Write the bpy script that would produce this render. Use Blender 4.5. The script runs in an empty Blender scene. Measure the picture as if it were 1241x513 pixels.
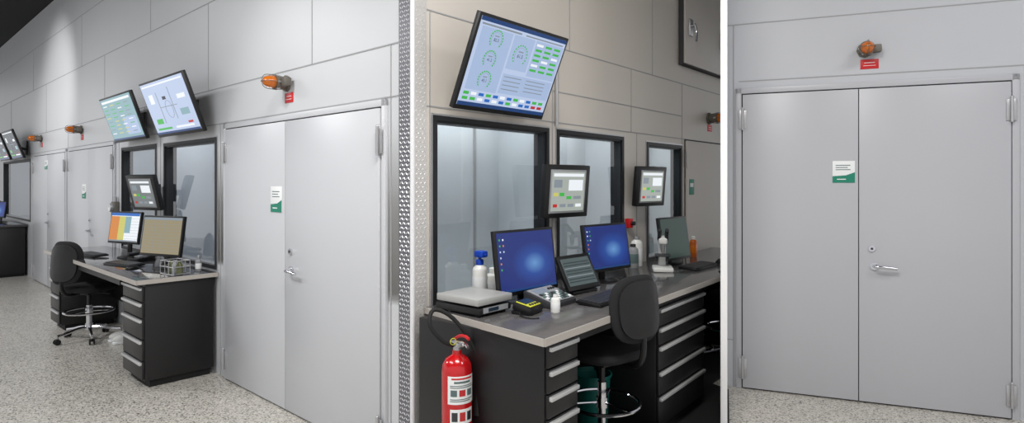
import bpy, bmesh, math, random
from mathutils import Matrix, Vector
random.seed(4)
scene=bpy.context.scene
COL=scene.collection
def rad(a): return math.radians(a)
# ------------------------------------------------------------ materials
def lin(c):
    r=[]
    for v in c[:3]:
        v/=255.
        r.append(v/12.92 if v<=.04045 else ((v+.055)/1.055)**2.4)
    return (*r,1)
MATS={}
def mat(name,rgb,rough=.5,metal=0,emit=0,noise=0,nscale=8,bump=0,bscale=200,coat=0,spec=.5):
    if name in MATS: return MATS[name]
    m=bpy.data.materials.new(name);m.use_nodes=True
    nt=m.node_tree;b=nt.nodes['Principled BSDF']
    b.inputs['Base Color'].default_value=lin(rgb)
    b.inputs['Roughness'].default_value=rough
    b.inputs['Metallic'].default_value=metal
    b.inputs['Specular IOR Level'].default_value=spec
    if coat: b.inputs['Coat Weight'].default_value=coat
    if emit:
        b.inputs['Emission Color'].default_value=lin(rgb)
        b.inputs['Emission Strength'].default_value=emit
    if noise or bump:
        tc=nt.nodes.new('ShaderNodeTexCoord')
    if noise:
        n=nt.nodes.new('ShaderNodeTexNoise');n.inputs['Scale'].default_value=nscale;n.inputs['Detail'].default_value=4
        nt.links.new(tc.outputs['Object'],n.inputs['Vector'])
        mx=nt.nodes.new('ShaderNodeMix');mx.data_type='RGBA'
        c=lin(rgb);mx.inputs['A'].default_value=tuple(v*(1-noise) for v in c[:3])+(1,)
        mx.inputs['B'].default_value=tuple(min(1,v*(1+noise)) for v in c[:3])+(1,)
        nt.links.new(n.outputs['Fac'],mx.inputs['Factor']);nt.links.new(mx.outputs['Result'],b.inputs['Base Color'])
    if bump:
        n2=nt.nodes.new('ShaderNodeTexNoise');n2.inputs['Scale'].default_value=bscale
        nt.links.new(tc.outputs['Object'],n2.inputs['Vector'])
        bp=nt.nodes.new('ShaderNodeBump');bp.inputs['Strength'].default_value=bump;bp.inputs['Distance'].default_value=.002
        nt.links.new(n2.outputs['Fac'],bp.inputs['Height']);nt.links.new(bp.outputs['Normal'],b.inputs['Normal'])
    MATS[name]=m
    return m
def E(name,rgb,s=.85):
    """screen pixel colour (self-lit display)"""
    if name in MATS: return MATS[name]
    m=mat(name,rgb,.25,emit=s); m.node_tree.nodes['Principled BSDF'].inputs['Base Color'].default_value=tuple(v*.08 for v in lin(rgb)[:3])+(1,)
    return m
wallA=mat('paint_cool_cast',(201,203,206),.4,noise=.02,nscale=3,bump=.05,bscale=120)  # wall tones differ by each view's white balance, put into the colour
wallB=mat('paint_warm_cast',(203,197,189),.45,noise=.02,nscale=3,bump=.05,bscale=120)
wallC=mat('paint_blue_cast',(192,194,199),.45,noise=.02,nscale=3,bump=.05,bscale=120)
doorA=mat('door_cool_cast',(199,201,205),.34,noise=.015,nscale=2)  # door greys likewise tinted with each view's colour cast
doorB=mat('door_warm_cast',(196,190,183),.4,noise=.015,nscale=2)
doorC=mat('door_grey_cast',(185,186,191),.36,noise=.015,nscale=2)
seam=mat('panel_seam',(159,160,162),.6)
gap=mat('door_gap_dark',(62,60,62),.8)
white=mat('white_paint',(254,254,254),.5)
black=mat('black_plastic',(16,16,18),.38)
blackm=mat('black_powdercoat',(20,19,21),.42,bump=.1,bscale=400)
matte=mat('black_fabric',(22,22,25),.85,bump=.5,bscale=500)
rubber=mat('rubber',(14,14,15),.7)
chrome=mat('chrome',(215,215,220),.12,metal=1)
steel=mat('brushed_steel',(190,190,192),.36,metal=.7,noise=.1,nscale=40)
alu=mat('aluminium_pull',(205,205,205),.35,metal=.5)
gasket=mat('window_gasket',(22,24,28),.5)
orange=mat('beacon_amber',(200,104,14),.1,emit=.05,coat=.5)
greym=mat('cast_grey',(112,108,100),.5,metal=.4)
red=mat('sign_red',(200,22,30),.45)
extred=mat('extinguisher_red',(190,14,22),.22,coat=.5)
lblw=mat('label_white',(238,240,240),.5)
lblg=mat('label_green',(20,130,105),.5)
lbld=mat('label_print',(90,110,110),.6)
bluep=mat('blue_plastic',(25,70,185),.35)
whitep=mat('white_plastic',(232,232,228),.4)
greenp=mat('teal_bin',(10,96,88),.45)
brown=mat('amber_liquid',(195,95,30),.2)
yel=mat('yellow_panel',(200,200,60),.5)
greyk=mat('keypad_grey',(150,152,155),.5)
dgrey=mat('dark_grey_plastic',(52,53,56),.45)
cellw=mat('test_cell_panel',(200,206,210),.5)
cellg=mat('test_cell_green',(30,105,90),.5)
wtop=mat('worktop_grey_laminate',(88,86,86),.18,noise=.2,nscale=25,coat=.3)
wtopA=mat('worktop_dark_laminate',(70,68,70),.12,noise=.15,nscale=25,coat=.4)
edge=mat('worktop_edge_light',(178,172,165),.4)
def terrazzo():
    m=bpy.data.materials.new('terrazzo');m.use_nodes=True;nt=m.node_tree;b=nt.nodes['Principled BSDF']
    tc=nt.nodes.new('ShaderNodeTexCoord')
    v=nt.nodes.new('ShaderNodeTexVoronoi');v.inputs['Scale'].default_value=105
    n=nt.nodes.new('ShaderNodeTexNoise');n.inputs['Scale'].default_value=1.2
    nt.links.new(tc.outputs['Object'],v.inputs['Vector']);nt.links.new(tc.outputs['Object'],n.inputs['Vector'])
    s=nt.nodes.new('ShaderNodeSeparateColor');nt.links.new(v.outputs['Color'],s.inputs['Color'])
    r=nt.nodes.new('ShaderNodeValToRGB');e=r.color_ramp
    e.elements[0].position=0;e.elements[0].color=lin((98,94,89))
    e.elements[1].position=1;e.elements[1].color=lin((228,224,216))
    for p,c in ((.11,(116,112,106)),(.19,(182,178,170)),(.5,(201,197,188)),(.8,(214,210,202))):
        q=e.elements.new(p);q.color=lin(c)
    nt.links.new(s.outputs['Red'],r.inputs['Fac'])
    mx=nt.nodes.new('ShaderNodeMix');mx.data_type='RGBA';mx.blend_type='MULTIPLY';mx.inputs['Factor'].default_value=.18
    nt.links.new(r.outputs['Color'],mx.inputs['A']);nt.links.new(n.outputs['Fac'],mx.inputs['B'])
    nt.links.new(mx.outputs['Result'],b.inputs['Base Color']);b.inputs['Roughness'].default_value=.28
    return m
terr=terrazzo()
def glass():
    m=bpy.data.materials.new('window_glass');m.use_nodes=True;nt=m.node_tree;nt.nodes.clear()
    o=nt.nodes.new('ShaderNodeOutputMaterial');mx=nt.nodes.new('ShaderNodeMixShader')
    t=nt.nodes.new('ShaderNodeBsdfTransparent');t.inputs[0].default_value=(.86,.89,.91,1)
    g=nt.nodes.new('ShaderNodeBsdfGlossy');g.inputs['Roughness'].default_value=.03
    fr=nt.nodes.new('ShaderNodeLayerWeight');fr.inputs[0].default_value=.35
    mu=nt.nodes.new('ShaderNodeMath');mu.operation='MULTIPLY';mu.inputs[1].default_value=.45
    nt.links.new(fr.outputs['Facing'],mu.inputs[0])
    nt.links.new(mu.outputs[0],mx.inputs[0]);nt.links.new(t.outputs[0],mx.inputs[1]);nt.links.new(g.outputs[0],mx.inputs[2]);nt.links.new(mx.outputs[0],o.inputs[0])
    return m
glassm=glass()
def desktop_mat(name,zc):
    m=bpy.data.materials.new(name);m.use_nodes=True;nt=m.node_tree;b=nt.nodes['Principled BSDF']
    tc=nt.nodes.new('ShaderNodeTexCoord');mp=nt.nodes.new('ShaderNodeMapping');mp.vector_type='POINT'
    mp.inputs['Location'].default_value=(-.06/.2,0,-(zc-.02)/.13);mp.inputs['Scale'].default_value=(1/.2,.2,1/.13)
    g=nt.nodes.new('ShaderNodeTexGradient');g.gradient_type='SPHERICAL'
    r=nt.nodes.new('ShaderNodeValToRGB');r.color_ramp.elements[0].color=lin((24,48,128));r.color_ramp.elements[1].color=lin((110,165,225))
    q=r.color_ramp.elements.new(.5);q.color=lin((34,78,165))
    nt.links.new(tc.outputs['Object'],mp.inputs[0]);nt.links.new(mp.outputs[0],g.inputs[0]);nt.links.new(g.outputs[1],r.inputs[0])
    nt.links.new(r.outputs[0],b.inputs['Emission Color']);b.inputs['Emission Strength'].default_value=.75
    b.inputs['Base Color'].default_value=(.01,.01,.02,1);b.inputs['Roughness'].default_value=.3
    return m
# ------------------------------------------------------------ mesh builder
I4=Matrix.Identity(4)
class G:
    def __init__(s,name,M=I4): s.name=name;s.M=M;s.bm=bmesh.new();s.mats=[];s.L=I4;s.kids=[]
    def _add(s,t,m,L=None,flat=False):
        if m not in s.mats: s.mats.append(m)
        i=s.mats.index(m)
        bmesh.ops.recalc_face_normals(t,faces=t.faces)
        for f in t.faces:
            f.material_index=i
            f.normal_update()
            f.smooth=not(flat and max(abs(f.normal.x),abs(f.normal.y),abs(f.normal.z))>.999)
        t.transform(s.L@L if L else s.L)
        me=bpy.data.meshes.new('t');t.to_mesh(me);t.free();s.bm.from_mesh(me);bpy.data.meshes.remove(me)
    def box(s,x0,x1,y0,y1,z0,z1,m,bev=0,L=None):
        t=bmesh.new();bmesh.ops.create_cube(t,size=1)
        for v in t.verts: v.co=Vector((x0+(v.co.x+.5)*(x1-x0),y0+(v.co.y+.5)*(y1-y0),z0+(v.co.z+.5)*(z1-z0)))
        if bev: bmesh.ops.bevel(t,geom=t.edges[:],offset=bev,segments=2,profile=.5,affect='EDGES')
        s._add(t,m,L,True)
    def quad(s,x0,x1,z0,z1,y,m):
        t=bmesh.new();t.faces.new([t.verts.new((x0,y,z0)),t.verts.new((x1,y,z0)),t.verts.new((x1,y,z1)),t.verts.new((x0,y,z1))]);s._add(t,m)
    def arc(s,r,z0,z1,a0,a1,m,th=.0006):
        """curved label wrapped on a cylinder"""
        t=bmesh.new();n=14;R=[]
        for k in range(n+1):
            a=rad(a0+(a1-a0)*k/n);c,q=math.cos(a),math.sin(a)
            R.append([t.verts.new((rr*c,rr*q,z)) for rr,z in ((r,z0),(r+th,z0),(r+th,z1),(r,z1))])
        for a,b in zip(R,R[1:]):
            for k in range(4): t.faces.new((a[k],a[(k+1)%4],b[(k+1)%4],b[k]))
        t.faces.new(R[0]);t.faces.new(R[-1][::-1]);s._add(t,m)
    def cyl(s,p0,p1,r0,m,r1=None,seg=20,L=None):
        p0=Vector(p0);p1=Vector(p1);d=p1-p0
        t=bmesh.new();bmesh.ops.create_cone(t,cap_ends=True,segments=seg,radius1=r0,radius2=r0 if r1 is None else r1,depth=d.length)
        t.transform(Matrix.Translation((p0+p1)/2)@d.to_track_quat('Z','Y').to_matrix().to_4x4())
        s._add(t,m,L)
    def sph(s,c,r,m,L=None,seg=16):
        t=bmesh.new();bmesh.ops.create_uvsphere(t,u_segments=seg,v_segments=seg//2+2,radius=1)
        r=(r,r,r) if not hasattr(r,'__len__') else r
        t.transform(Matrix.Translation(c)@Matrix.Diagonal((*r,1)));s._add(t,m,L)
    def lathe(s,prof,m,L=None,seg=28):
        t=bmesh.new();rings=[]
        for r,z in prof:
            rings.append([t.verts.new((r*math.cos(2*math.pi*k/seg),r*math.sin(2*math.pi*k/seg),z)) for k in range(seg)])
        for a,b in zip(rings,rings[1:]):
            for k in range(seg): t.faces.new((a[k],a[(k+1)%seg],b[(k+1)%seg],b[k]))
        t.faces.new(rings[0][::-1]);t.faces.new(rings[-1]);s._add(t,m,L)
    def tube(s,pts,r,m,closed=False,seg=10,L=None,smooth=4):
        P=[Vector(p) for p in pts]
        if smooth and len(P)>2:
            Q=[];n=len(P)
            rng=range(n) if closed else range(n-1)
            for i in rng:
                p0=P[(i-1)%n] if closed or i>0 else P[0];p1=P[i];p2=P[(i+1)%n];p3=P[(i+2)%n] if closed or i+2<n else P[-1]
                for k in range(smooth):
                    u=k/smooth
                    Q.append(.5*((2*p1)+(-p0+p2)*u+(2*p0-5*p1+4*p2-p3)*u*u+(-p0+3*p1-3*p2+p3)*u**3))
            if not closed: Q.append(P[-1])
            P=Q
        t=bmesh.new();rings=[];n=len(P);up=None
        for i,p in enumerate(P):
            a=P[i-1] if (i>0 or closed) else p;b=P[(i+1)%n] if (i<n-1 or closed) else p
            d=(b-a).normalized()
            if up is None: up=d.orthogonal().normalized()
            up=(up-d*up.dot(d)).normalized();sd=d.cross(up)
            rings.append([t.verts.new(p+r*(math.cos(2*math.pi*k/seg)*up+math.sin(2*math.pi*k/seg)*sd)) for k in range(seg)])
        pr=list(zip(rings,rings[1:]))
        if closed: pr.append((rings[-1],rings[0]))
        for a,b in pr:
            for k in range(seg): t.faces.new((a[k],a[(k+1)%seg],b[(k+1)%seg],b[k]))
        if not closed: t.faces.new(rings[0][::-1]);t.faces.new(rings[-1])
        s._add(t,m,L)
    def ring(s,c,R,r,m,L=None,n=28,axis='z',a0=0,a1=360):
        full=(a1-a0)>=360
        pts=[]
        for k in range(n if full else n+1):
            a=rad(a0+(a1-a0)*k/n);u,v=R*math.cos(a),R*math.sin(a)
            pts.append((c[0]+u,c[1]+v,c[2]) if axis=='z' else (c[0]+u,c[1],c[2]+v))
        s.tube(pts,r,m,closed=full,seg=8,L=L,smooth=0)
    def prism(s,poly,z0,z1,m,L=None,bev=0):
        t=bmesh.new();a=[t.verts.new((x,y,z0)) for x,y in poly];b=[t.verts.new((x,y,z1)) for x,y in poly]
        n=len(poly);t.faces.new(a[::-1]);t.faces.new(b)
        for k in range(n): t.faces.new((a[k],a[(k+1)%n],b[(k+1)%n],b[k]))
        if bev: bmesh.ops.bevel(t,geom=t.edges[:],offset=bev,segments=2,profile=.5,affect='EDGES')
        s._add(t,m,L,True)
    def pad(s,w,h,th,m,bend=0,ex=3.,L=None,bend2=0):
        """upholstered pad in local xz, thickness along y"""
        t=bmesh.new();N=36;rg=[(.05,.0),(.5,0),(.84,.004),(.95,.012),(1,th*.4),(1,th*.6),(.95,th-.012),(.84,th-.004),(.5,th),(.05,th)]
        R=[]
        for sc,d in rg:
            row=[]
            for k in range(N):
                a=2*math.pi*k/N;c,sn=math.cos(a),math.sin(a)
                x=w/2*sc*math.copysign(abs(c)**(2/ex),c);z=h/2*sc*math.copysign(abs(sn)**(2/ex),sn)
                row.append(t.verts.new((x,d+bend*x*x+bend2*z*z,z)))
            R.append(row)
        for a,b in zip(R,R[1:]):
            for k in range(N): t.faces.new((a[k],a[(k+1)%N],b[(k+1)%N],b[k]))
        t.faces.new(R[0][::-1]);t.faces.new(R[-1]);s._add(t,m,L)
    def text(s,body,x,y,z,size,m,L=None,align='CENTER'):
        s.kids.append((body,x,y,z,size,m,(s.L@L) if L else s.L,align))
    def done(s,parent=None):
        me=bpy.data.meshes.new(s.name);s.bm.to_mesh(me);s.bm.free()
        for m in s.mats: me.materials.append(m)
        me.set_sharp_from_angle(angle=rad(38))
        o=bpy.data.objects.new(s.name,me);COL.objects.link(o);o.matrix_world=s.M
        for i,(b,x,y,z,sz,m,L,al) in enumerate(s.kids):
            c=bpy.data.curves.new('lettering','FONT');c.body=b;c.size=sz;c.align_x=al;c.align_y='CENTER';c.materials.append(m)
            t=bpy.data.objects.new('lettering_%d'%(i+1),c);COL.objects.link(t);t.parent=o
            t.matrix_local=L@Matrix.Translation((x,y,z))@Matrix.Rotation(rad(90),4,'X')
        return o
def frame(o,xd):
    x=Vector((xd[0],xd[1],0)).normalized();z=Vector((0,0,1));y=z.cross(x)
    M=Matrix.Identity(4)
    for i in range(3): M[i][0]=x[i];M[i][1]=y[i];M[i][2]=z[i];M[i][3]=o[i]
    return M
# three wall frames: x runs along the wall to the right, y goes into the wall, z up
CORNER=(-.565,3.42,0)
FA=frame(CORNER,(.7406,-.672));FB=frame(CORNER,(.647,.7624));FC=frame((1.86,4.857,0),(1.63,-.647))
def at(F,s,t,z,rot=0): return F@Matrix.Translation((s,t,z))@Matrix.Rotation(rad(rot),4,'Z')
H=4.5
# ------------------------------------------------------------ shell
def wall(name,F,s0,s1,openings,m,th=.1):
    g=G(name,F)
    xs=sorted({s0,s1,*[o[0] for o in openings],*[o[1] for o in openings]});zs=sorted({0,H,*[o[2] for o in openings],*[o[3] for o in openings]})
    for a,b in zip(xs,xs[1:]):
        for c,d in zip(zs,zs[1:]):
            cx,cz=(a+b)/2,(c+d)/2
            if any(o[0]<cx<o[1] and o[2]<cz<o[3] for o in openings): continue
            g.box(a,b,0,th,c,d,m)
    bmesh.ops.remove_doubles(g.bm,verts=g.bm.verts[:],dist=1e-5)
    g.done()
WA=[(-13.3,-10.65,1.0,2.05),(-5.36,-4.24,.92,2.03),(-3.96,-2.72,.93,2.02)]
WB=[(.18,1.25,.96,2.02),(1.41,2.33,.96,2.02),(2.81,3.5,.96,2.0)]
wall('wall_left',FA,-17,0,WA,wallA)
wall('wall_middle',FB,0,6,WB,wallB)
wall('wall_right',FC,-.16,4.2,[],wallC,th=.06)
# added white strip standing in for the blank gap before the right-hand wall
g=G('blank_gap_strip',frame((1.722,4.90,0),(-.357,-1.02)))
g.box(0,1.06,-.021,.021,0,H,white,.003);g.done()
g=G('floor');g.box(-16,9,-3,17,-.05,0,terr);g.done()
g=G('ceiling');g.box(-16,9,-3,17,H,H+.1,mat('ceiling_black',(14,14,15),.9));g.done()
g=G('anti_fatigue_mat',FB)
g.prism([(0.01,-.02),(3.55,-.02),(3.55,-.7),(2.57,-.7),(2.52,-.86),(1.72,-1.165),(1.5,-1.26),(0.01,-1.26)],0.0,.012,mat('mat_black_rubber',(20,19,20),.75,bump=.4,bscale=90));g.done()
# seams / battens
def seams(name,F,hs,vs,m=seam,w=.008,p=.003):
    g=G(name,F)
    for a,b,z in hs: g.box(a,b,-p,.001,z-w/2,z+w/2,m)
    for x,a,b in vs: g.box(x-w/2,x+w/2,-p,.001,a,b,m)
    g.done()
seams('trim_1',FA,[(-17,-.13,2.47),(-17,-.13,3.25),(-17,-.13,3.95),(-17,-.13,2.16)],
      [(-2.62,.0,2.16),(-4.1,0,2.16),(-5.5,0,2.16),(-.2,0,2.47),(-7.95,0,2.16),(-10.45,0,2.16),(-2.88,2.47,3.25),(-6.1,2.47,3.25),(-9.4,2.47,3.25),(-12.5,2.47,3.25),(-1.1,2.47,3.25),(-4.6,2.16,2.47),(-7.95,2.16,2.47),
       (-1.9,3.25,3.95),(-4.4,3.25,3.95),(-7.2,3.25,3.95),(-10.4,3.25,3.95)])
seams('trim_2',FB,[(.1,5.6,2.66),(.1,5.6,2.10),(1.33,3.52,2.33)],
      [(1.33,.96,2.66),(2.5,2.10,2.66),(2.6,.96,2.10),(3.54,0,2.66),(.13,0,2.66),(1.55,2.66,3.3),(2.9,2.66,3.5)])
seams('trim_3',FC,[(-.16,4.2,2.93),(-.03,1.85,2.47),(-.16,-.07,.38)],[(-.07,0,2.93),(1.83,0,2.47)])
# diamond plate corner guard
pl=mat('diamond_plate_aluminium',(232,232,236),.25,metal=.45);plg=mat('diamond_plate_shaded',(116,116,122),.35,metal=.5)  # darker copy of the aluminium: shade between lozenges put into the colour
pl2=mat('diamond_plate_bright',(206,204,202),.3,metal=.25)
def dplate(name,F,s0,s1,base,m,hh=.003):
    g=G(name,F)
    g.box(s0,s1,-.006,.0,0,H,base)
    t=bmesh.new();n=5;pw=(s1-s0-.01)/n
    rows=int(H/.026)
    for j in range(rows):
        for i in range(n):
            cx=s0+.005+pw*(i+.5);cz=.012+j*.026;sg=1 if (i+j)%2 else -1
            a=rad(45*sg);L=.0125;W=.0042
            u=Vector((math.cos(a),0,math.sin(a)));v=Vector((-math.sin(a),0,math.cos(a)));c=Vector((cx,-.0059,cz))
            vs=[t.verts.new(c+u*L),t.verts.new(c+v*W),t.verts.new(c-u*L),t.verts.new(c-v*W)];top=t.verts.new(c+Vector((0,-hh,0)))
            for q in range(4): t.faces.new((vs[q],vs[(q+1)%4],top))
    g._add(t,m);g.done()
dplate('trim_4',FA,-.118,-.012,plg,pl);dplate('trim_5',FB,.012,.1,pl2,pl2,.002)
g=G('trim_6',FB);g.cyl((0.0,-.0,0),(0,-.0,H),.014,mat('corner_bead_white',(226,226,228),.35),seg=16);g.done()
# ------------------------------------------------------------ windows
def window(name,F,o,backm,sides,strips=(),light=None,depth=.5,ml=.3,mr=.3):
    s0,s1,z0,z1=o;g=G(name,F)
    g.box(s0-.03,s1+.03,-.012,.0,z1,z1+.03,gasket);g.box(s0-.03,s1+.03,-.012,0,z0-.03,z0,gasket)
    g.box(s0-.03,s0,-.012,0,z0,z1,gasket);g.box(s1,s1+.03,-.012,0,z0,z1,gasket)
    g.box(s0-.04,s1+.04,-.006,.0,z1+.03,z1+.042,steel);g.box(s0-.042,s0-.03,-.006,0,z0-.03,z1+.03,steel);g.box(s1+.03,s1+.042,-.006,0,z0-.03,z1+.03,steel)
    g.box(s0,s0+.012,0,.1,z0,z1,gasket);g.box(s1-.012,s1,0,.1,z0,z1,gasket)
    g.box(s0,s1,0,.1,z1-.012,z1,gasket);g.box(s0,s1,0,.1,z0,z0+.012,steel)
    g.quad(s0,s1,z0,z1,.03,glassm)
    # test cell box behind the glass, brightened by an added fill light
    a,b=s0-ml,s1+mr
    g.box(a,b,depth,depth+.02,z0-.3,z1+.3,backm)
    g.box(a-.02,a,.101,depth,z0-.3,z1+.3,sides);g.box(b,b+.02,.101,depth,z0-.3,z1+.3,sides)
    g.box(a,b,.101,depth,z1+.3,z1+.32,sides);g.box(a,b,.101,depth,z0-.32,z0-.3,sides)
    for x,w,m in strips: g.box(x-w/2,x+w/2,depth-.02,depth,z0-.3,z1+.3,m)
    g.done()
    if light:
        l=bpy.data.lights.new('test_cell_fill','AREA');l.shape='RECTANGLE';l.size=(s1-s0)*.9;l.size_y=.12;l.energy=light;l.color=(.95,.98,1)  # unseen light added to brighten the closed cell
        ob=bpy.data.objects.new('test_cell_fill',l);COL.objects.link(ob);ob.matrix_world=F@Matrix.Translation(((s0+s1)/2,depth*.5,z1+.28))
cellA=mat('cell_wall_grey',(184,188,194),.5)
window('window_1',FA,WA[0],cellA,cellA,light=8)
window('window_2',FA,WA[1],cellA,cellA,[(-5.0,.05,seam)],light=6,mr=.1)
window('window_3',FA,WA[2],cellA,cellA,[(-3.1,.12,dgrey),(-3.6,.03,seam)],light=7,ml=.1)
window('window_4',FB,WB[0],cellw,cellw,[(1.02,.012,seam),(.6,.008,seam)],light=5,ml=.05,mr=.05)
window('window_5',FB,WB[1],cellw,cellw,[(2.05,.01,seam)],light=5,ml=.05,mr=.2)
window('window_6',FB,WB[2],cellg,cellw,[(3.3,.12,cellw),(3.6,.3,cellw)],light=5,ml=.2)
# ------------------------------------------------------------ doors
def label(name,F,s,z,w=.16,h=.19):
    g=G(name,at(F,s,-.028,z))
    g.box(-w/2,w/2,-.003,.0,-h/2,h/2,lblw,.001)
    g.prism([(-w/2,-h/2),(w/2,-h/2),(w/2,-h*.02),(w*.1,-h*.16),(-w/2,-h*.2)],0.0031,.0036,lblg,L=Matrix.Rotation(rad(90),4,'X'))
    for i in range(3): g.box(-w*.36,w*(.3-.12*(i%2)),-.0036,-.003,h*(.30-.1*i)-.003,h*(.30-.1*i)+.003,lbld)
    g.box(-w*.3,w*.1,-.0045,-.003,-h*.36,-h*.32,lblw)
    g.done()
def ddoor(name,F,s0,s1,sm,z1,m):
    g=G(name,F);e=.006
    g.box(s0-.012,s1+.012,-.006,.0,0,z1+.012,gap)
    g.box(s0,sm-e/2,-.028,-.004,.012,z1-.002,m,.002);g.box(sm+e/2,s1,-.028,-.004,.012,z1-.002,m,.002)
    g.box(s0-.05,s0-.008,-.02,0,0,z1+.05,m,.002);g.box(s1+.008,s1+.05,-.02,0,0,z1+.05,m,.002);g.box(s0-.05,s1+.05,-.02,0,z1+.008,z1+.05,m,.002)
    for x in (s0,s1):
        for z in (.17,z1-.2):
            g.box(x-.03,x-.004,-.036,-.02,z-.075,z+.075,steel,.003);g.box(x+.004,x+.03,-.036,-.027,z-.075,z+.075,steel,.003)
            g.cyl((x,-.042,z-.085),(x,-.042,z+.085),.009,steel,seg=12)
            g.sph((x,-.042,z+.088),.01,steel,seg=8)
    hx=sm+.1
    g.cyl((hx-.015,-.026,1.16),(hx-.015,-.04,1.16),.022,chrome);g.cyl((hx-.015,-.038,1.16),(hx-.015,-.043,1.16),.009,dgrey)
    g.cyl((hx,-.026,1.03),(hx,-.042,1.03),.027,chrome)
    g.tube([(hx,-.04,1.03),(hx,-.075,1.03),(hx+.03,-.085,1.03),(hx+.09,-.083,1.027),(hx+.14,-.078,1.02)],.011,chrome)
    g.done()
ddoor('door_1',FA,-2.47,-.28,-1.43,2.10,doorA)
ddoor('door_2',FA,-7.85,-5.68,-6.75,2.10,doorA)
ddoor('door_3',FA,-10.28,-8.05,-9.2,2.10,doorA)
ddoor('door_4',FC,0,1.745,.815,2.36,doorC)
label('door_label',FA,-1.56,1.53,.17,.19);label('door_label',FA,-6.95,1.54,.2,.19);label('door_label',FA,-9.25,1.94,.2,.14)
label('door_label',FC,.715,1.735,.15,.165)
g=G('door_5',FB)
g.box(3.6,5.6,-.006,0,0,2.1,gap);g.box(3.612,5.5,-.024,-.004,.01,2.085,doorB,.002)
for z in (.17,1.9): g.cyl((3.6,-.03,z-.08),(3.6,-.03,z+.08),.01,steel)
g.cyl((5.3,-.02,1.03),(5.3,-.07,1.03),.02,chrome);g.done()
g=G('door_label',at(FB,3.72,-.024,1.61));g.box(-.06,.06,-.003,0,-.08,.08,lblg,.001);g.box(-.04,.04,-.0036,-.003,.0,.04,lblw);g.done()
# ------------------------------------------------------------ beacons + red signs
def beacon(F,s,z,sign=True,sc=1.):
    g=G('amber_beacon_light',at(F,s,0,z)@Matrix.Scale(sc,4))
    g.cyl((0,0,0),(0,-.02,0),.06,greym,seg=8);g.cyl((0,-.018,0),(0,-.08,0),.046,greym,r1=.052,seg=16)
    for k in range(6):
        a=k*math.pi/3;g.cyl((.05*math.cos(a),-.07,.05*math.sin(a)),(.05*math.cos(a),-.095,.05*math.sin(a)),.008,steel,seg=8)
    g.cyl((0,-.08,0),(0,-.1,0),.055,greym,seg=24)
    R=Matrix.Translation((0,-.098,0))@Matrix.Rotation(rad(90),4,'X')
    g.lathe([(.040,0),(.043,.008),(.041,.035),(.038,.055),(.028,.075),(.014,.084),(.002,.086)],orange,L=R)
    for k in range(2): g.ring((0,-.115-.022*k,0),.0432-.001*k,.002,orange,axis='y')
    g.tube([(0,-.1,.052),(0,-.17,.045),(0,-.19,0),(0,-.17,-.045),(0,-.1,-.052)],.0025,greym,seg=6)
    g.tube([(.052,-.1,0),(.045,-.17,0),(0,-.19,0),(-.045,-.17,0),(-.052,-.1,0)],.0025,greym,seg=6)
    g.box(.045,.105,-.075,-.02,-.03,.03,greym,.008)
    g.done()
    if sign:
        g=G('red_warning_sign',at(F,s+.03,0,z-.105))
        g.box(-.06,.06,-.004,0,-.036,.036,red,.001)
        g.box(-.035,.035,-.005,-.004,.008,.012,lblw);g.box(-.04,.04,-.005,-.004,-.013,-.01,lblw);g.done()
beacon(FA,-1.45,2.375);beacon(FA,-7.2,2.38);beacon(FA,-9.75,2.385)
beacon(FC,.86,2.65,sc=.95);beacon(FB,4.22,2.36,sc=1.1)
# ------------------------------------------------------------ screens
def bars(g,L,w,h,items,y):
    for u0,u1,v0,v1,m in items:
        g.box((u0-.5)*w,(u1-.5)*w,y-.0006,y,v0*h,v1*h,m,L=L)
sc_bg=E('screen_pale_blue',(192,208,238),.85);sc_w=E('screen_white',(240,245,250),.9);sc_gr=E('screen_green',(70,190,80),.8);sc_bl=E('screen_blue',(40,110,200),.8)
sc_rd=E('screen_red',(200,40,40),.8);sc_gy=E('screen_grey',(150,160,170),.7);sc_dk=E('screen_dark',(40,55,70),.5);sc_tl=E('screen_teal',(150,190,200),.7)
sc_or=E('screen_orange',(225,140,60),.8);sc_yl=E('screen_yellow',(215,210,110),.8);sc_tan=E('screen_tan',(166,154,122),.7);sc_taskbar=E('screen_taskbar',(30,70,130),.7);sc_lav=E('screen_lavender',(176,197,232),.8)
def display(name,F,s0,s1,zb,tb,tt,zt,content,bgm):
    w=s1-s0;h=math.hypot(zt-zb,tt-tb);a=math.atan2(tb-tt,zt-zb)
    g=G(name,at(F,(s0+s1)/2,0,zb))
    L=Matrix.Translation((0,tb,0))@Matrix.Rotation(a,4,'X')
    g.box(-w/2,w/2,0,.035,0,h,black,.004,L=L);g.box(-w*.3,w*.3,.03,.06,h*.15,h*.8,black,.01,L=L)
    b=.018;sw=w-2*b;sh=h-2*b-.01
    L2=L@Matrix.Translation((0,-.001,b+.01))
    g.box(-sw/2,sw/2,-.001,.002,0,sh,bgm,L=L2)
    content(g,L2,sw,sh)
    zc=h*.45*math.cos(a);yc=tb-h*.45*math.sin(a)+.05
    g.box(-.12,.12,-.012,-.001,zc-.14,zc+.1,blackm,.003)
    for x in (-.07,.07): g.cyl((x,-.008,zc-.05),(x,yc+.0,zc),.014,blackm,seg=10)
    g.cyl((-.14,yc,zc),(.14,yc,zc),.016,blackm,seg=10)
    g.done()
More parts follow.
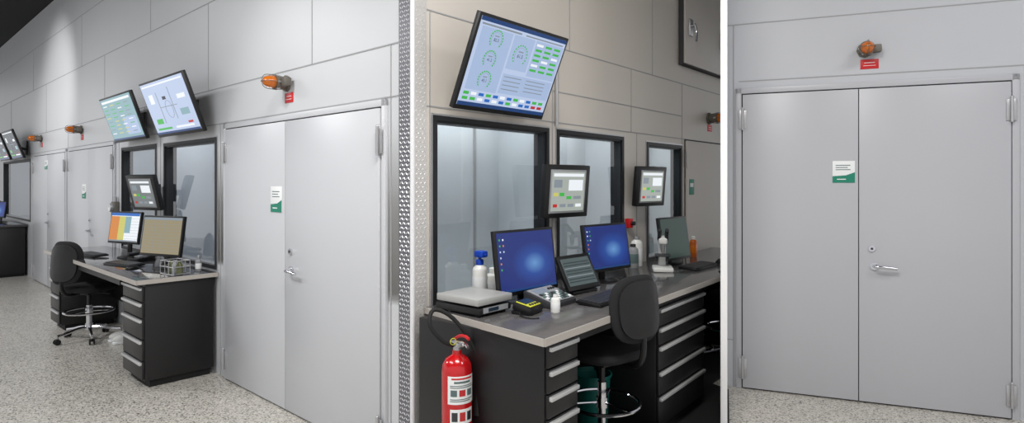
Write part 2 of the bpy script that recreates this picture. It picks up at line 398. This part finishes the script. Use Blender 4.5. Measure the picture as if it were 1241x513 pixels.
def c_big(g,L,w,h):
    y=-.0012
    bars(g,L,w,h,[(0,1,0,.045,sc_taskbar),(0,1,.955,1,sc_taskbar),(.02,.45,.915,.935,sc_gy),(.5,.97,.915,.93,sc_gy),
       (.03,.36,.19,.90,sc_lav),(.38,.62,.50,.90,sc_lav),(.64,.985,.46,.90,sc_lav),(.38,.985,.2,.44,sc_lav)],y)
    y-=.0008
    def gauge(cx,cz,R,tx):
        for k in range(15):
            q=rad(-40+k*18.6);X=(cx-.5)*w+R*math.cos(q);Z=cz*h+R*math.sin(q)
            g.box(-.004,.004,y-.001,y,-.0055,.0055,sc_gr,L=L@Matrix.Translation((X,0,Z))@Matrix.Rotation(-q,4,'Y'))
        g.ring(((cx-.5)*w,y,cz*h),R*.78,.0008,sc_gy,L=L,axis='y',a0=-40,a1=220,n=20)
        g.text(tx,(cx-.5)*w,y-.002,cz*h-R*.08,R*.5,sc_dk,L=L)
        g.box((cx-.5)*w-R*.35,(cx-.5)*w+R*.35,y-.001,y,cz*h+R*.3,cz*h+R*.42,sc_gy,L=L)
    gauge(.20,.79,.052,'82.5');gauge(.19,.56,.05,'41.2');gauge(.20,.32,.052,'45.1');gauge(.5,.68,.062,'61.5')
    for r in range(6):
        for c in range(3): bars(g,L,w,h,[(.655+.11*c,.735+.11*c,.84-.062*r,.868-.062*r,sc_gr if (r+c)%4 else sc_w)],y)
    for r in range(4): bars(g,L,w,h,[(.66,.9,.4-.045*r,.41-.045*r,sc_gy)],y)
    for c in range(12): bars(g,L,w,h,[(.03+.079*c,.085+.079*c,.13,.165,[sc_gr,sc_w,sc_bl,sc_gr,sc_bl,sc_w,sc_bl,sc_gr,sc_w,sc_bl,sc_gr,sc_gr][c])],y)
    for c in range(12): bars(g,L,w,h,[(.03+.079*c,.085+.079*c,.07,.105,[sc_gr,sc_gr,sc_w,sc_bl,sc_w,sc_bl,sc_gr,sc_w,sc_bl,sc_bl,sc_rd,sc_rd][c])],y)
    for r in range(4): bars(g,L,w,h,[(.40,.6,.4-.05*r,.41-.05*r,sc_gy)],y)
def c_lines(g,L,w,h):
    y=-.0012
    bars(g,L,w,h,[(0,1,0,.04,sc_taskbar),(.03,.97,.93,.96,sc_w),(.3,.312,.2,.8,sc_gy),(.6,.612,.25,.85,sc_gy),(.3,.7,.5,.512,sc_gy),(.12,.22,.6,.78,sc_w),(.75,.92,.6,.68,sc_w),(.72,.9,.3,.42,sc_tl),(.1,.25,.2,.3,sc_gr),(.42,.50,.64,.70,sc_dk),(.06,.4,.08,.12,sc_gr),(.5,.9,.08,.12,sc_w),(.8,.9,.14,.18,sc_rd)],y)
    g.ring((0,y,h*.45),.08,.002,sc_gy,L=L,axis='y')
def c_green(g,L,w,h):
    y=-.0012;bars(g,L,w,h,[(0,1,0,.04,sc_taskbar),(.04,.96,.9,.95,sc_w),(.55,.95,.1,.5,sc_lav)],y);y-=.0008
    for r in range(8):
        for c in range(4):
            bars(g,L,w,h,[(.05+.23*c,.18+.23*c,.82-.095*r,.84-.095*r,random.choice([sc_gr,sc_w,sc_yl,sc_gr,sc_gy,sc_gy]))],y)
display('wall_mounted_display',FB,.17,1.01,2.08,-.15,-.375,2.595,c_big,sc_bg)
display('wall_mounted_display',FA,-3.76,-2.67,2.09,-.12,-.30,2.585,c_lines,sc_bg)
display('wall_mounted_display',FA,-5.19,-4.13,2.10,-.12,-.28,2.575,c_green,sc_tl)
display('wall_mounted_display',FA,-11.5,-10.5,2.08,-.12,-.29,2.57,c_lines,sc_dk)
display('wall_mounted_display',FA,-12.8,-11.75,2.08,-.12,-.29,2.57,c_lines,sc_dk)
def hmi(F,s,t,z,w,h,rot,wy,tilt=5,bg=(198,206,198)):
    """touch panel on a short arm; wy = distance back to the wall"""
    g=G('operator_touch_panel',at(F,s,t,z,rot));T=Matrix.Rotation(rad(tilt),4,'X')
    g.box(-w/2,w/2,0,.05,-h/2,h/2,black,.008,L=T);g.box(-w*.40,w*.40,-.004,.002,-h*.41,h*.41,greyk,.002,L=T)
    a=w*.37;b=h*.37;L=T@Matrix.Translation((0,0,-b))
    g.box(-a,a,-.0055,-.003,0,2*b,E('hmi_bg_%d'%bg[0],bg,.6),L=L)
    bars(g,L,2*a,2*b,[(.04,.96,.88,.96,sc_w),(.5,.94,.52,.8,sc_w),(.06,.3,.6,.8,sc_gy),(.06,.2,.38,.47,sc_yl),(.24,.38,.38,.47,sc_gr),(.45,.6,.3,.38,sc_gr),(.66,.9,.3,.38,sc_gy),(.06,.18,.1,.18,sc_rd),(.26,.44,.1,.18,sc_gy),(.5,.68,.1,.18,sc_gy),(.74,.92,.1,.18,sc_w)],-.0058)
    g.cyl((0,.05,0),(0,max(.06,wy-.02),0),.03,blackm)
    g.box(-.06,.06,wy-.03,wy-.012,-.09,.09,blackm,.004,L=Matrix.Rotation(rad(-rot),4,'Z'))
    g.done()
hmi(FB,1.33,-.14,1.59,.48,.38,-6,.14)
hmi(FB,2.62,-.14,1.62,.42,.35,-8,.14)
hmi(FA,-4.05,-.18,1.55,.46,.36,14,.16,tilt=14,bg=(140,148,150))
# ------------------------------------------------------------ desks
def drawers(g,x0,x1,yf,zs,zb,m=blackm):
    ed=zs+[zb]
    for i,z in enumerate(zs):
        z0=(ed[i+1]+.022) if i+1<len(zs) else zb
        g.box(x0+.008,x1-.008,yf-.018,yf,z0+.004,z+.018,m,.003)
        g.box(x0+.015,x1-.015,yf-.036,yf-.012,z-.012,z+.01,alu,.004)
g=G('workbench_desk',at(FA,0,0,0))
zt=.88
g.box(-5.95,-2.66,-.63,-.006,zt-.035,zt,wtopA,.003)
g.box(-5.955,-2.655,-.634,-.628,zt-.037,zt-.001,edge);g.box(-2.662,-2.655,-.63,-.006,zt-.037,zt-.001,edge)
g.box(-3.2,-2.69,-.56,-.03,.06,zt-.035,blackm,.004);g.box(-3.18,-2.72,-.52,-.05,0,.06,rubber)
drawers(g,-3.2,-2.69,-.56,[.80,.67,.54,.37,.2],.07)
g.box(-5.93,-5.5,-.56,-.03,.06,zt-.035,blackm,.004);g.box(-5.9,-5.53,-.52,-.05,0,.06,rubber)
drawers(g,-5.93,-5.5,-.56,[.80,.67,.54,.37,.2],.07)
g.box(-5.5,-3.2,-.06,-.03,.3,zt-.035,blackm);g.box(-5.5,-3.2,-.6,-.57,zt-.1,zt-.035,blackm)
g.done()
g=G('workbench_desk',at(FA,0,0,0))
g.box(-14.6,-10.82,-.6,-.02,.88,.92,wtopA,.003);g.box(-14.5,-10.86,-.56,-.04,.05,.88,blackm,.004);g.box(-14.4,-10.9,-.5,-.05,0,.05,rubber)
drawers(g,-11.4,-10.86,-.56,[.80,.67,.54,.37,.2],.07)
g.done()
zt=.935
def fy(x): return -.97+.0437*(x+.05)
g=G('workbench_desk',FB)
top=[(-.04,fy(-.04)),(2.36,fy(2.36)),(2.56,-.755),(4.3,-.72),(4.3,-.03),(3.3,-.012),(.085,-.012)]
g.prism(top,zt-.035,zt,wtop,bev=.003)
def bedge(p,q,z0,z1,m,th=.006):
    p=Vector((*p,0));q=Vector((*q,0));F=frame(p,(q-p));l=(q-p).length
    g.box(0,l,-th,0.001,z0,z1,m,L=F)
bedge(top[0],top[1],zt-.037,zt-.001,edge);bedge(top[-1],top[0],zt-.037,zt-.001,edge)
g.L=frame((0,fy(0),0),(1,.0437))
g.box(.03,.31,.05,.90,.08,zt-.036,blackm,.004);g.box(.06,.29,.09,.86,0,.08,rubber)
drawers(g,.03,.31,.05,[.862,.745,.625,.505,.385,.265],.09)
g.box(1.27,2.08,.05,.78,.08,zt-.036,blackm,.004);g.box(1.3,2.05,.09,.74,0,.08,rubber)
drawers(g,1.27,2.08,.05,[.835,.71,.59,.43,.27],.09)
g.box(3.7,4.2,.15,.7,.0,zt-.036,blackm,.004)
g.box(.31,1.27,.84,.86,.3,zt-.036,blackm);g.box(2.08,3.7,.72,.74,.1,zt-.036,blackm)
g.box(.31,1.27,.06,.09,zt-.1,zt-.036,blackm);g.box(2.08,2.34,.06,.09,zt-.1,zt-.036,blackm)
g.done()
# ------------------------------------------------------------ desk monitors etc.
def monitor(F,s,t,zd,w,h,zb,rot,kind,tilt=-8,name='desktop_monitor'):
    g=G(name,at(F,s,t,zd,rot))
    g.lathe([(.002,0),(.115,0),(.118,.006),(.11,.012),(.03,.016),(.002,.016)],black,L=Matrix.Translation((0,.07,0))@Matrix.Diagonal((1.15,.8,1,1)))
    g.box(-.03,.03,.07,.09,.01,zb+h*.55,black,.006)
    g.box(-.06,.06,.03,.09,zb+h*.35,zb+h*.6,black,.008)
    L=Matrix.Translation((0,0,zb))@Matrix.Rotation(rad(tilt),4,'X')
    g.box(-w/2,w/2,0,.03,0,h,black,.005,L=L);g.box(-w*.35,w*.35,.028,.05,h*.15,h*.85,black,.012,L=L)
    b=.016;sw=w-2*b;sh=h-2*b-.006;L2=L@Matrix.Translation((0,-.001,b+.006));y=-.0014
    if kind=='desktop':
        g.box(-sw/2,sw/2,-.001,.002,0,sh,desktop_mat('desktop_blue_%s'%len(bpy.data.materials),zb+h*.5),L=L2)
        bars(g,L2,sw,sh,[(0,1,0,.04,sc_taskbar)]+[(.03+.06*c,.05+.06*c,.87-.1*r,.9-.1*r,random.choice([sc_w,sc_bg,sc_gr,sc_or])) for r in range(6) for c in range(2) if not(c==1 and r>2)],y)
    elif kind=='sheet':
        g.box(-sw/2,sw/2,-.001,.002,0,sh,sc_w,L=L2)
        bars(g,L2,sw,sh,[(0,1,.9,1,sc_bl),(0,.3,.05,.88,sc_or),(.3,.52,.05,.88,sc_yl),(.52,.72,.3,.88,sc_tl),(.0,1,.0,.05,sc_gy)]+[(0,1,.1*r,.1*r+.006,sc_gy) for r in range(1,9)],y)
    elif kind=='tan':
        g.box(-sw/2,sw/2,-.001,.002,0,sh,sc_tan,L=L2)
        bars(g,L2,sw,sh,[(0,1,.93,1,sc_gy)]+[(0,1,.09*r,.09*r+.006,sc_gy) for r in range(1,10)]+[(.3,.306,0,.93,sc_gy),(.55,.556,0,.93,sc_gy)],y)
    else:
        g.box(-sw/2,sw/2,-.001,.002,0,sh,E('screen_reflection_green',(28,62,52),.5),L=L2)  # green reflection on the dark screen, painted as a faint glow
    g.done()
monitor(FB,.60,-.38,.935,.52,.385,.055,-4,'desktop')
monitor(FB,1.52,-.38,.935,.50,.34,.085,-7,'desktop')
monitor(FB,2.74,-.33,.935,.48,.38,.04,-4,'off')
monitor(FA,-4.38,-.27,.88,.50,.33,.15,16,'sheet')
monitor(FA,-3.2,-.30,.88,.52,.36,.12,19,'tan')
monitor(FA,-11.6,-.35,.92,.5,.3,.1,20,'desktop');monitor(FA,-12.4,-.35,.92,.5,.3,.1,20,'desktop')
g=G('tablet_terminal',at(FB,1.05,-.48,.935,-4));L=Matrix.Translation((0,0,.03))@Matrix.Rotation(rad(-28),4,'X')
g.box(-.17,.17,0,.025,0,.24,black,.006,L=L);L2=L@Matrix.Translation((0,-.001,.03))
g.box(-.145,.145,-.001,.002,0,.185,E('tablet_bg',(96,110,110),.6),L=L2)
bars(g,L2,.29,.185,[(.04,.96,.1*r+.02,.1*r+.05,sc_gy if r%3==0 else sc_dk) for r in range(1,9)],-.0014)
g.box(-.13,.13,.0,.16,0,.02,black,.005);g.box(-.05,.05,.1,.12,.0,.16,black,.004);g.done()
def keyboard(F,s,t,z,w,d,rot):
    g=G('computer_keyboard',at(F,s,t,z,rot));R=Matrix.Rotation(rad(3),4,'X')
    g.box(-w/2,w/2,-d/2,d/2,0,.018,black,.004,L=R@Matrix.Translation((0,0,.004)))
    nx=17
    for r in range(5):
        for c in range(nx):
            if r==0 and 4<c<10: continue
            x=-w/2+.012+c*(w-.024)/nx;y=-d/2+.012+r*(d-.024)/5
            g.box(x+.001,x+(w-.024)/nx-.002,y+.001,y+(d-.024)/5-.002,.02,.03,dgrey,L=R)
    x=-w/2+.012+5*(w-.024)/nx;g.box(x,x+5*(w-.024)/nx-.002,-d/2+.013,-d/2+.034,.02,.03,dgrey,L=R)
    g.done()
keyboard(FB,.93,-.71,.935,.46,.17,3);keyboard(FB,2.66,-.55,.935,.44,.16,0)
keyboard(FA,-3.75,-.42,.88,.44,.15,12);keyboard(FA,-4.85,-.42,.88,.42,.15,8)
def mouse(F,s,t,z,rot=0):
    g=G('computer_mouse',at(F,s,t,z,rot));g.sph((0,0,.012),(.032,.055,.026),black);g.box(-.03,.03,-.05,.05,0,.012,black,.005);g.box(-.003,.003,.015,.035,.03,.04,dgrey);g.done()
mouse(FB,1.30,-.68,.935,10);mouse(FB,3.05,-.6,.935);mouse(FA,-3.4,-.45,.88,20)
g=G('control_keypad',at(FB,.62,-.51,.935,2))
g.prism([(-.1,0),(.1,0),(.1,.085),(-.1,.03)],-.13,.13,dgrey,L=Matrix.Rotation(rad(90),4,'Z')@Matrix.Rotation(rad(90),4,'X'),bev=.005)
Lk=Matrix.Translation((0,-.1,.032))@Matrix.Rotation(rad(15.4),4,'X')
g.box(-.12,.12,.01,.19,0,.004,greyk,L=Lk);g.box(-.1,.02,.12,.175,.004,.007,sc_gy,L=Lk)
for r in range(4):
    for c in range(8): g.box(-.105+.027*c,-.085+.027*c,.018+.025*r,.036+.025*r,.004,.010,[lbld,dgrey,lbld,lblw][(r*3+c)%4],L=Lk)
for c in range(3): g.cyl((.045+.025*c,.15,.004),(.045+.025*c,.15,.014),.008,dgrey,L=Lk,seg=10)
g.done()
pan=mat('scale_pan_steel',(176,176,174),.4,metal=.25)
g=G('bench_scale',at(FB,.195,-.29,.935,0))
g.box(-.13,.13,-.17,.17,.012,.05,blackm,.008)
for x in (-.1,.1):
    for y in (-.13,.13): g.cyl((x,y,0),(x,y,.014),.018,rubber,seg=12)
g.box(-.14,.14,-.17,.15,.062,.10,pan,.006);g.cyl((0,0,.05),(0,0,.065),.05,steel)
g.box(-.1,.1,-.172,-.168,.02,.048,greyk);g.box(-.06,.02,-.174,-.17,.026,.044,sc_dk);g.done()
g=G('handheld_meter',at(FB,.34,-.56,.935,10));Lm=Matrix.Rotation(rad(12),4,'X')
g.box(-.075,.075,-.06,.06,.012,.055,black,.012,L=Lm);g.box(-.06,.06,-.045,.05,.055,.06,yel,.002,L=Lm);g.box(-.05,.05,-.01,.045,.06,.063,sc_dk,L=Lm)
for c in range(4): g.cyl((-.04+.027*c,-.03,.06),(-.04+.027*c,-.03,.066),.008,dgrey,L=Lm,seg=10)
g.box(-.07,.07,-.055,.06,0,.02,black,.004)
g.tube([(-.07,0,.02),(-.11,-.02,.01),(-.13,-.08,.006),(-.1,-.13,.006)],.004,black);g.done()
def bottle(name,F,s,t,z,r,h,m,capm,label_m=None,caph=.03,nozzle=False):
    g=G(name,at(F,s,t,z));hs=h*.74
    g.lathe([(.001,0),(r*.94,0),(r,.006),(r,hs),(r*.9,hs+h*.07),(r*.45,hs+h*.14),(r*.42,h*.9)],m)
    g.lathe([(r*.5,h*.88),(r*.52,h*.9),(r*.52,h*.88+caph),(r*.4,h*.9+caph),(.001,h*.9+caph)],capm)
    if label_m: g.lathe([(r*1.01,h*.2),(r*1.02,h*.21),(r*1.02,h*.58),(r*1.01,h*.59)],label_m)
    if nozzle:
        g.cyl((0,0,h*.9+caph),(0,0,h*.95+caph),r*.2,capm);g.box(-r*.6,r*.6,-r*1.0,r*.55,h*.95+caph,h*1.12+caph,capm,r*.2);g.cyl((0,-r*.9,h*1.02+caph),(0,-r*1.3,h*1.02+caph),r*.15,capm)
    g.done()
bottle('spray_bottle',FB,.46,-.09,.935,.046,.24,whitep,bluep,lblw,nozzle=True)
bottle('plastic_bottle',FB,.57,-.10,.935,.048,.17,whitep,whitep,lblw)
bottle('plastic_bottle',FB,.455,-.67,.935,.026,.095,whitep,whitep,lblw,caph=.012)
bottle('soft_drink_bottle',FB,3.36,-.2,.935,.035,.19,brown,whitep,orange)
bottle('plastic_bottle',FB,3.2,-.12,.935,.03,.14,whitep,whitep,lblw)
bottle('sample_jar',FB,2.42,-.10,.935,.05,.26,whitep,steel,lblw,caph=.02)
bottle('sample_jar',FB,2.30,-.13,.935,.045,.2,greyk,dgrey,lbld,caph=.02)
g=G('microscope',at(FB,2.30,-.40,.935,-60))
g.box(-.08,.08,-.11,.1,0,.035,whitep,.01);g.box(-.03,.03,.04,.09,.03,.24,whitep,.015);g.box(-.06,.06,-.07,.05,.12,.135,dgrey,.003)
g.box(-.035,.035,-.06,.08,.22,.28,whitep,.015);g.cyl((0,-.03,.22),(0,-.03,.15),.025,steel,r1=.012)
for x in (-.028,.028): g.cyl((x,-.03,.26),(x,-.1,.34),.016,dgrey)
for x in (-.045,.045): g.cyl((x-.01,.065,.09),(x+.01,.065,.09),.022,dgrey)
g.done()
g=G('emergency_stop_box',at(FB,2.42,-.002,1.30));g.box(-.03,.03,-.05,0,-.04,.04,red,.005);g.cyl((0,-.05,0),(0,-.08,0),.018,black);g.done()
g=G('desk_telephone',at(FA,-4.0,-.2,.88,15));g.box(-.09,.09,-.09,.09,0.012,.05,black,.01,L=Matrix.Rotation(rad(8),4,'X'));g.box(-.08,.08,-.08,.09,0,.02,black,.004);g.box(-.09,-.04,-.1,.1,.05,.085,black,.012)
for r in range(4):
    for c in range(3): g.box(-.015+.028*c,.005+.028*c,-.06+.028*r,-.04+.028*r,.05,.062,greyk,L=Matrix.Rotation(rad(8),4,'X'))
g.done()
g=G('wire_bottle_rack',at(FA,-2.80,-.30,.88,10))
for z in (.01,.07,.12): g.tube([(-.1,-.07,z),(.1,-.07,z),(.1,.07,z),(-.1,.07,z)],.004,steel,closed=True,smooth=0)
for x in (-.1,-.03,.03,.1):
    for y in (-.07,.07): g.cyl((x,y,0.002),(x,y,.12),.003,steel,seg=6)
ag=mat('olive_glass',(88,92,60),.15)
for i,x in enumerate((-.065,0,.065)): g.lathe([(.001,0.004),(.028,.004),(.028,.08),(.012,.10),(.012,.12),(.001,.12)],[ag,greyk,ag][i],L=Matrix.Translation((x,0,0)),seg=14)
g.done()
bottle('plastic_bottle',FA,-2.84,-.10,.88,.025,.12,greyk,steel,lblw)
g=G('pressure_gauge_unit',at(FA,-5.55,0,1.33));g.box(-.06,.06,-.06,0,-.12,.1,greym,.01);g.cyl((0,-.06,.03),(0,-.09,.03),.05,steel);g.cyl((0,-.09,.03),(0,-.093,.03),.043,lblw);g.cyl((0,-.03,.1),(0,-.03,.16),.02,steel);g.box(-.002,.002,-.096,-.093,.03,.065,black);g.done()
# ------------------------------------------------------------ stools
def stool(F,s,t,rot,sz,bz0,bz1,ringz,R=.29):
    g=G('swivel_task_stool',at(F,s,t,0,rot))
    for k in range(5):
        a=rad(90+72*k+18);c,sn=math.cos(a),math.sin(a)
        g.tube([(0,0,.13),(.1*c,.1*sn,.125),(.2*c,.2*sn,.1),(R*c,R*sn,.085)],.015,chrome,seg=8)
        g.cyl((R*c,R*sn,.09),(R*c,R*sn,.055),.01,steel,seg=10)
        for q in (-.018,.018): g.cyl((0,q-.006,.029),(0,q+.006,.029),.028,rubber,seg=16,L=Matrix.Translation((R*c,R*sn,0))@Matrix.Rotation(a,4,'Z'))
        g.box(-.014,.014,-.012,.012,.03,.062,black,.004,L=Matrix.Translation((R*c,R*sn,0))@Matrix.Rotation(a,4,'Z'))
    g.cyl((0,0,.1),(0,0,.17),.035,chrome);g.cyl((0,0,.16),(0,0,sz-.2),.026,chrome);g.cyl((0,0,sz-.22),(0,0,sz-.06),.018,black)
    g.ring((0,0,ringz),.22,.011,chrome,n=36);g.cyl((0,0,ringz-.03),(0,0,ringz+.03),.034,chrome)
    for k in range(3):
        a=rad(30+120*k);g.cyl((0,0,ringz),(.22*math.cos(a),.22*math.sin(a),ringz),.008,chrome,seg=8)
    g.box(-.12,.12,-.12,.12,sz-.075,sz-.045,black,.01)
    g.pad(.46,.44,.075,matte,ex=3.2,L=Matrix.Translation((0,0,sz-.05))@Matrix.Rotation(rad(90),4,'X')@Matrix.Scale(-1,4,(0,1,0))@Matrix.Translation((0,-.075,0)))
    g.tube([(0,-.1,sz-.06),(0,-.24,sz-.055),(0,-.3,sz+.02),(0,-.3,bz0+.12)],.017,black,seg=8)
    g.cyl((.1,0,sz-.065),(.26,.02,sz-.07),.006,black,seg=8)
    zc=(bz0+bz1)/2;h=bz1-bz0
    L=Matrix.Translation((0,-.295,zc))@Matrix.Rotation(rad(-5),4,'X')
    g.pad(.40,h,.05,matte,bend=.9,ex=3.0,L=L,bend2=-.25)
    g.pad(.34,h*.85,.03,black,bend=.9,ex=3.0,L=L@Matrix.Translation((0,-.022,0)),bend2=-.25)
    g.done()
stool(FB,.81,-.75,-10,.68,.77,1.14,.36)
stool(FA,-4.88,-.44,28,.56,.62,1.06,.30)
stool(FB,3.28,-.60,20,.62,.72,1.05,.33)
def bin_(F,s,t,z0=0,r=.12,h=.3):
    g=G('waste_bin',at(F,s,t,z0))
    g.lathe([(r*.8,0),(r,h),(r*1.06,h),(r*1.06,h-.015),(r*1.0,h-.015),(r*.96,h-.02),(r*.78,.01),(.001,.01)],greenp)
    g.ring((0,0,h),r*1.05,.006,greenp);g.done()
bin_(FB,1.14,-.47,.012,.12,.38);bin_(FB,2.9,-.36,.012,.12,.29)
g=G('shoes_pair',at(FA,-4.5,-.22,0))
for x in (-.07,.07): g.sph((x,0,.05),(.045,.12,.05),whitep);g.box(x-.045,x+.045,-.12,.12,0,.02,lblw,.008)
g.done()
# ------------------------------------------------------------ fire extinguisher
g=G('fire_extinguisher',at(FB,-.07,-.43,.25,-20))
g.lathe([(.001,.01),(.06,.0),(.075,.012),(.078,.03),(.078,.44),(.073,.475),(.055,.505),(.03,.52),(.024,.525),(.024,.545),(.001,.545)],extred,seg=48)
R=.0782
g.arc(R,.29,.43,-150,-35,lblw)
for z,hh,a0,a1,mm in [(.418,.008,-135,-50,red),(.400,.010,-125,-60,lbld),(.383,.004,-140,-45,lbld),(.374,.004,-140,-45,lbld),(.315,.004,-140,-45,lbld),(.306,.004,-140,-60,lbld)]:
    g.arc(R+.0007,z-hh/2,z+hh/2,a0,a1,mm)
for k in range(3): g.arc(R+.0007,.330,.362,-138+32*k,-114+32*k,[lbld,extred,lbld][k])
g.arc(R,.19,.265,-140,-45,lblw)
for k in range(3): g.arc(R+.0007,.205,.25,-134+30*k,-112+30*k,[dgrey,extred,dgrey][k])
g.cyl((0,0,.54),(0,0,.575),.02,steel);g.box(-.018,.018,-.03,.05,.56,.585,steel,.005)
g.tube([(0,.02,.585),(0,-.03,.592),(0,-.09,.6),(0,-.13,.585)],.008,chrome,seg=8);g.tube([(0,.02,.60),(0,-.04,.625),(0,-.1,.635),(0,-.14,.63)],.008,red,seg=8)
g.cyl((.02,0,.57),(.035,0,.57),.015,lblw);g.ring((-.03,-.02,.595),.016,.002,yel,axis='y')
g.tube([(-.02,0,.57),(-.08,0,.6),(-.14,.02,.68),(-.11,.05,.75),(-.03,.03,.72),(.05,-.0,.62),(.105,-.02,.5),(.115,-.02,.36)],.011,rubber,seg=10)
g.cyl((.115,-.02,.4),(.115,-.02,.2),.016,rubber,r1=.03)
g.box(-.03,.03,-.0,.06,-.01,.0,red);g.box(.05,.11,-.012,.012,.12,.15,blackm);g.ring((0,0,.135),.08,.004,blackm,n=30)
g.done()
g=G('wall_mounted_cabinet',at(FB,3.46,0,2.84))
g.box(0,1.5,-.05,-.0,0,1.0,gap,.004);g.box(.012,1.488,-.068,-.05,.014,.986,doorB,.003)
for x in (.12,.95):
    z=.4
    g.box(x-.04,x+.04,-.088,-.066,z-.1,z+.07,steel,.006);g.cyl((x,-.08,z),(x,-.12,z),.018,steel);g.tube([(x,-.115,z+.02),(x+.02,-.13,z-.06),(x+.01,-.13,z-.16)],.012,chrome)
g.done()
g=G('electrical_conduit',FB);g.cyl((1.36,-.02,2.07),(1.36,-.02,2.66),.012,steel);g.done()
# ------------------------------------------------------------ camera
cam=bpy.data.cameras.new('camera');cam.sensor_width=36;cam.lens=730/1241*36;cam.shift_y=-34.5/1241
co=bpy.data.objects.new('camera',cam);COL.objects.link(co);co.location=(0,0,1.65);co.rotation_euler=(rad(90),0,0);scene.camera=co
# ------------------------------------------------------------ lights
w=bpy.data.worlds.new('world');w.use_nodes=True;w.node_tree.nodes['Background'].inputs[0].default_value=(.97,.98,1,1);w.node_tree.nodes['Background'].inputs[1].default_value=.76;scene.world=w
def area(name,loc,sx,sy,e,col=(1,1,1),rot=(0,0,0)):
    l=bpy.data.lights.new(name,'AREA');l.shape='RECTANGLE';l.size=sx;l.size_y=sy;l.energy=e;l.color=col
    o=bpy.data.objects.new(name,l);COL.objects.link(o);o.location=loc;o.rotation_euler=[rad(a) for a in rot];return o
area('ceiling_light',(-3.4,1.6,4.4),.6,2.4,120,(.99,.99,1),(0,0,47))
area('ceiling_light',(-8.0,5.4,4.4),.6,3.0,190,(.99,.99,1),(0,0,47))
area('ceiling_light',(.1,1.5,4.4),1.6,.6,150,(1,.97,.93))
area('ceiling_light',(3.4,1.4,4.4),1.6,.6,70,(.99,.99,1))
# track spotlights washing the upper left wall
def spot(loc,tgt,e,ang,blend):
    l=bpy.data.lights.new('track_spotlight','SPOT');l.energy=e;l.spot_size=rad(ang);l.spot_blend=blend;l.shadow_soft_size=.08;l.color=(1,.99,.97)
    o=bpy.data.objects.new('track_spotlight',l);COL.objects.link(o);o.location=loc
    o.rotation_euler=(Vector(tgt)-Vector(loc)).to_track_quat('-Z','Y').to_euler()
p=lambda s,t,z: tuple(FA@Vector((s,t,z)))
spot(p(-7.5,-2.6,4.3),p(-8.6,0,3.0),260,50,.9)
spot(p(-1.2,-2.4,4.3),p(-1.3,0,1.9),130,52,1)
scene.view_settings.view_transform='Standard';scene.view_settings.look='None';scene.view_settings.exposure=0
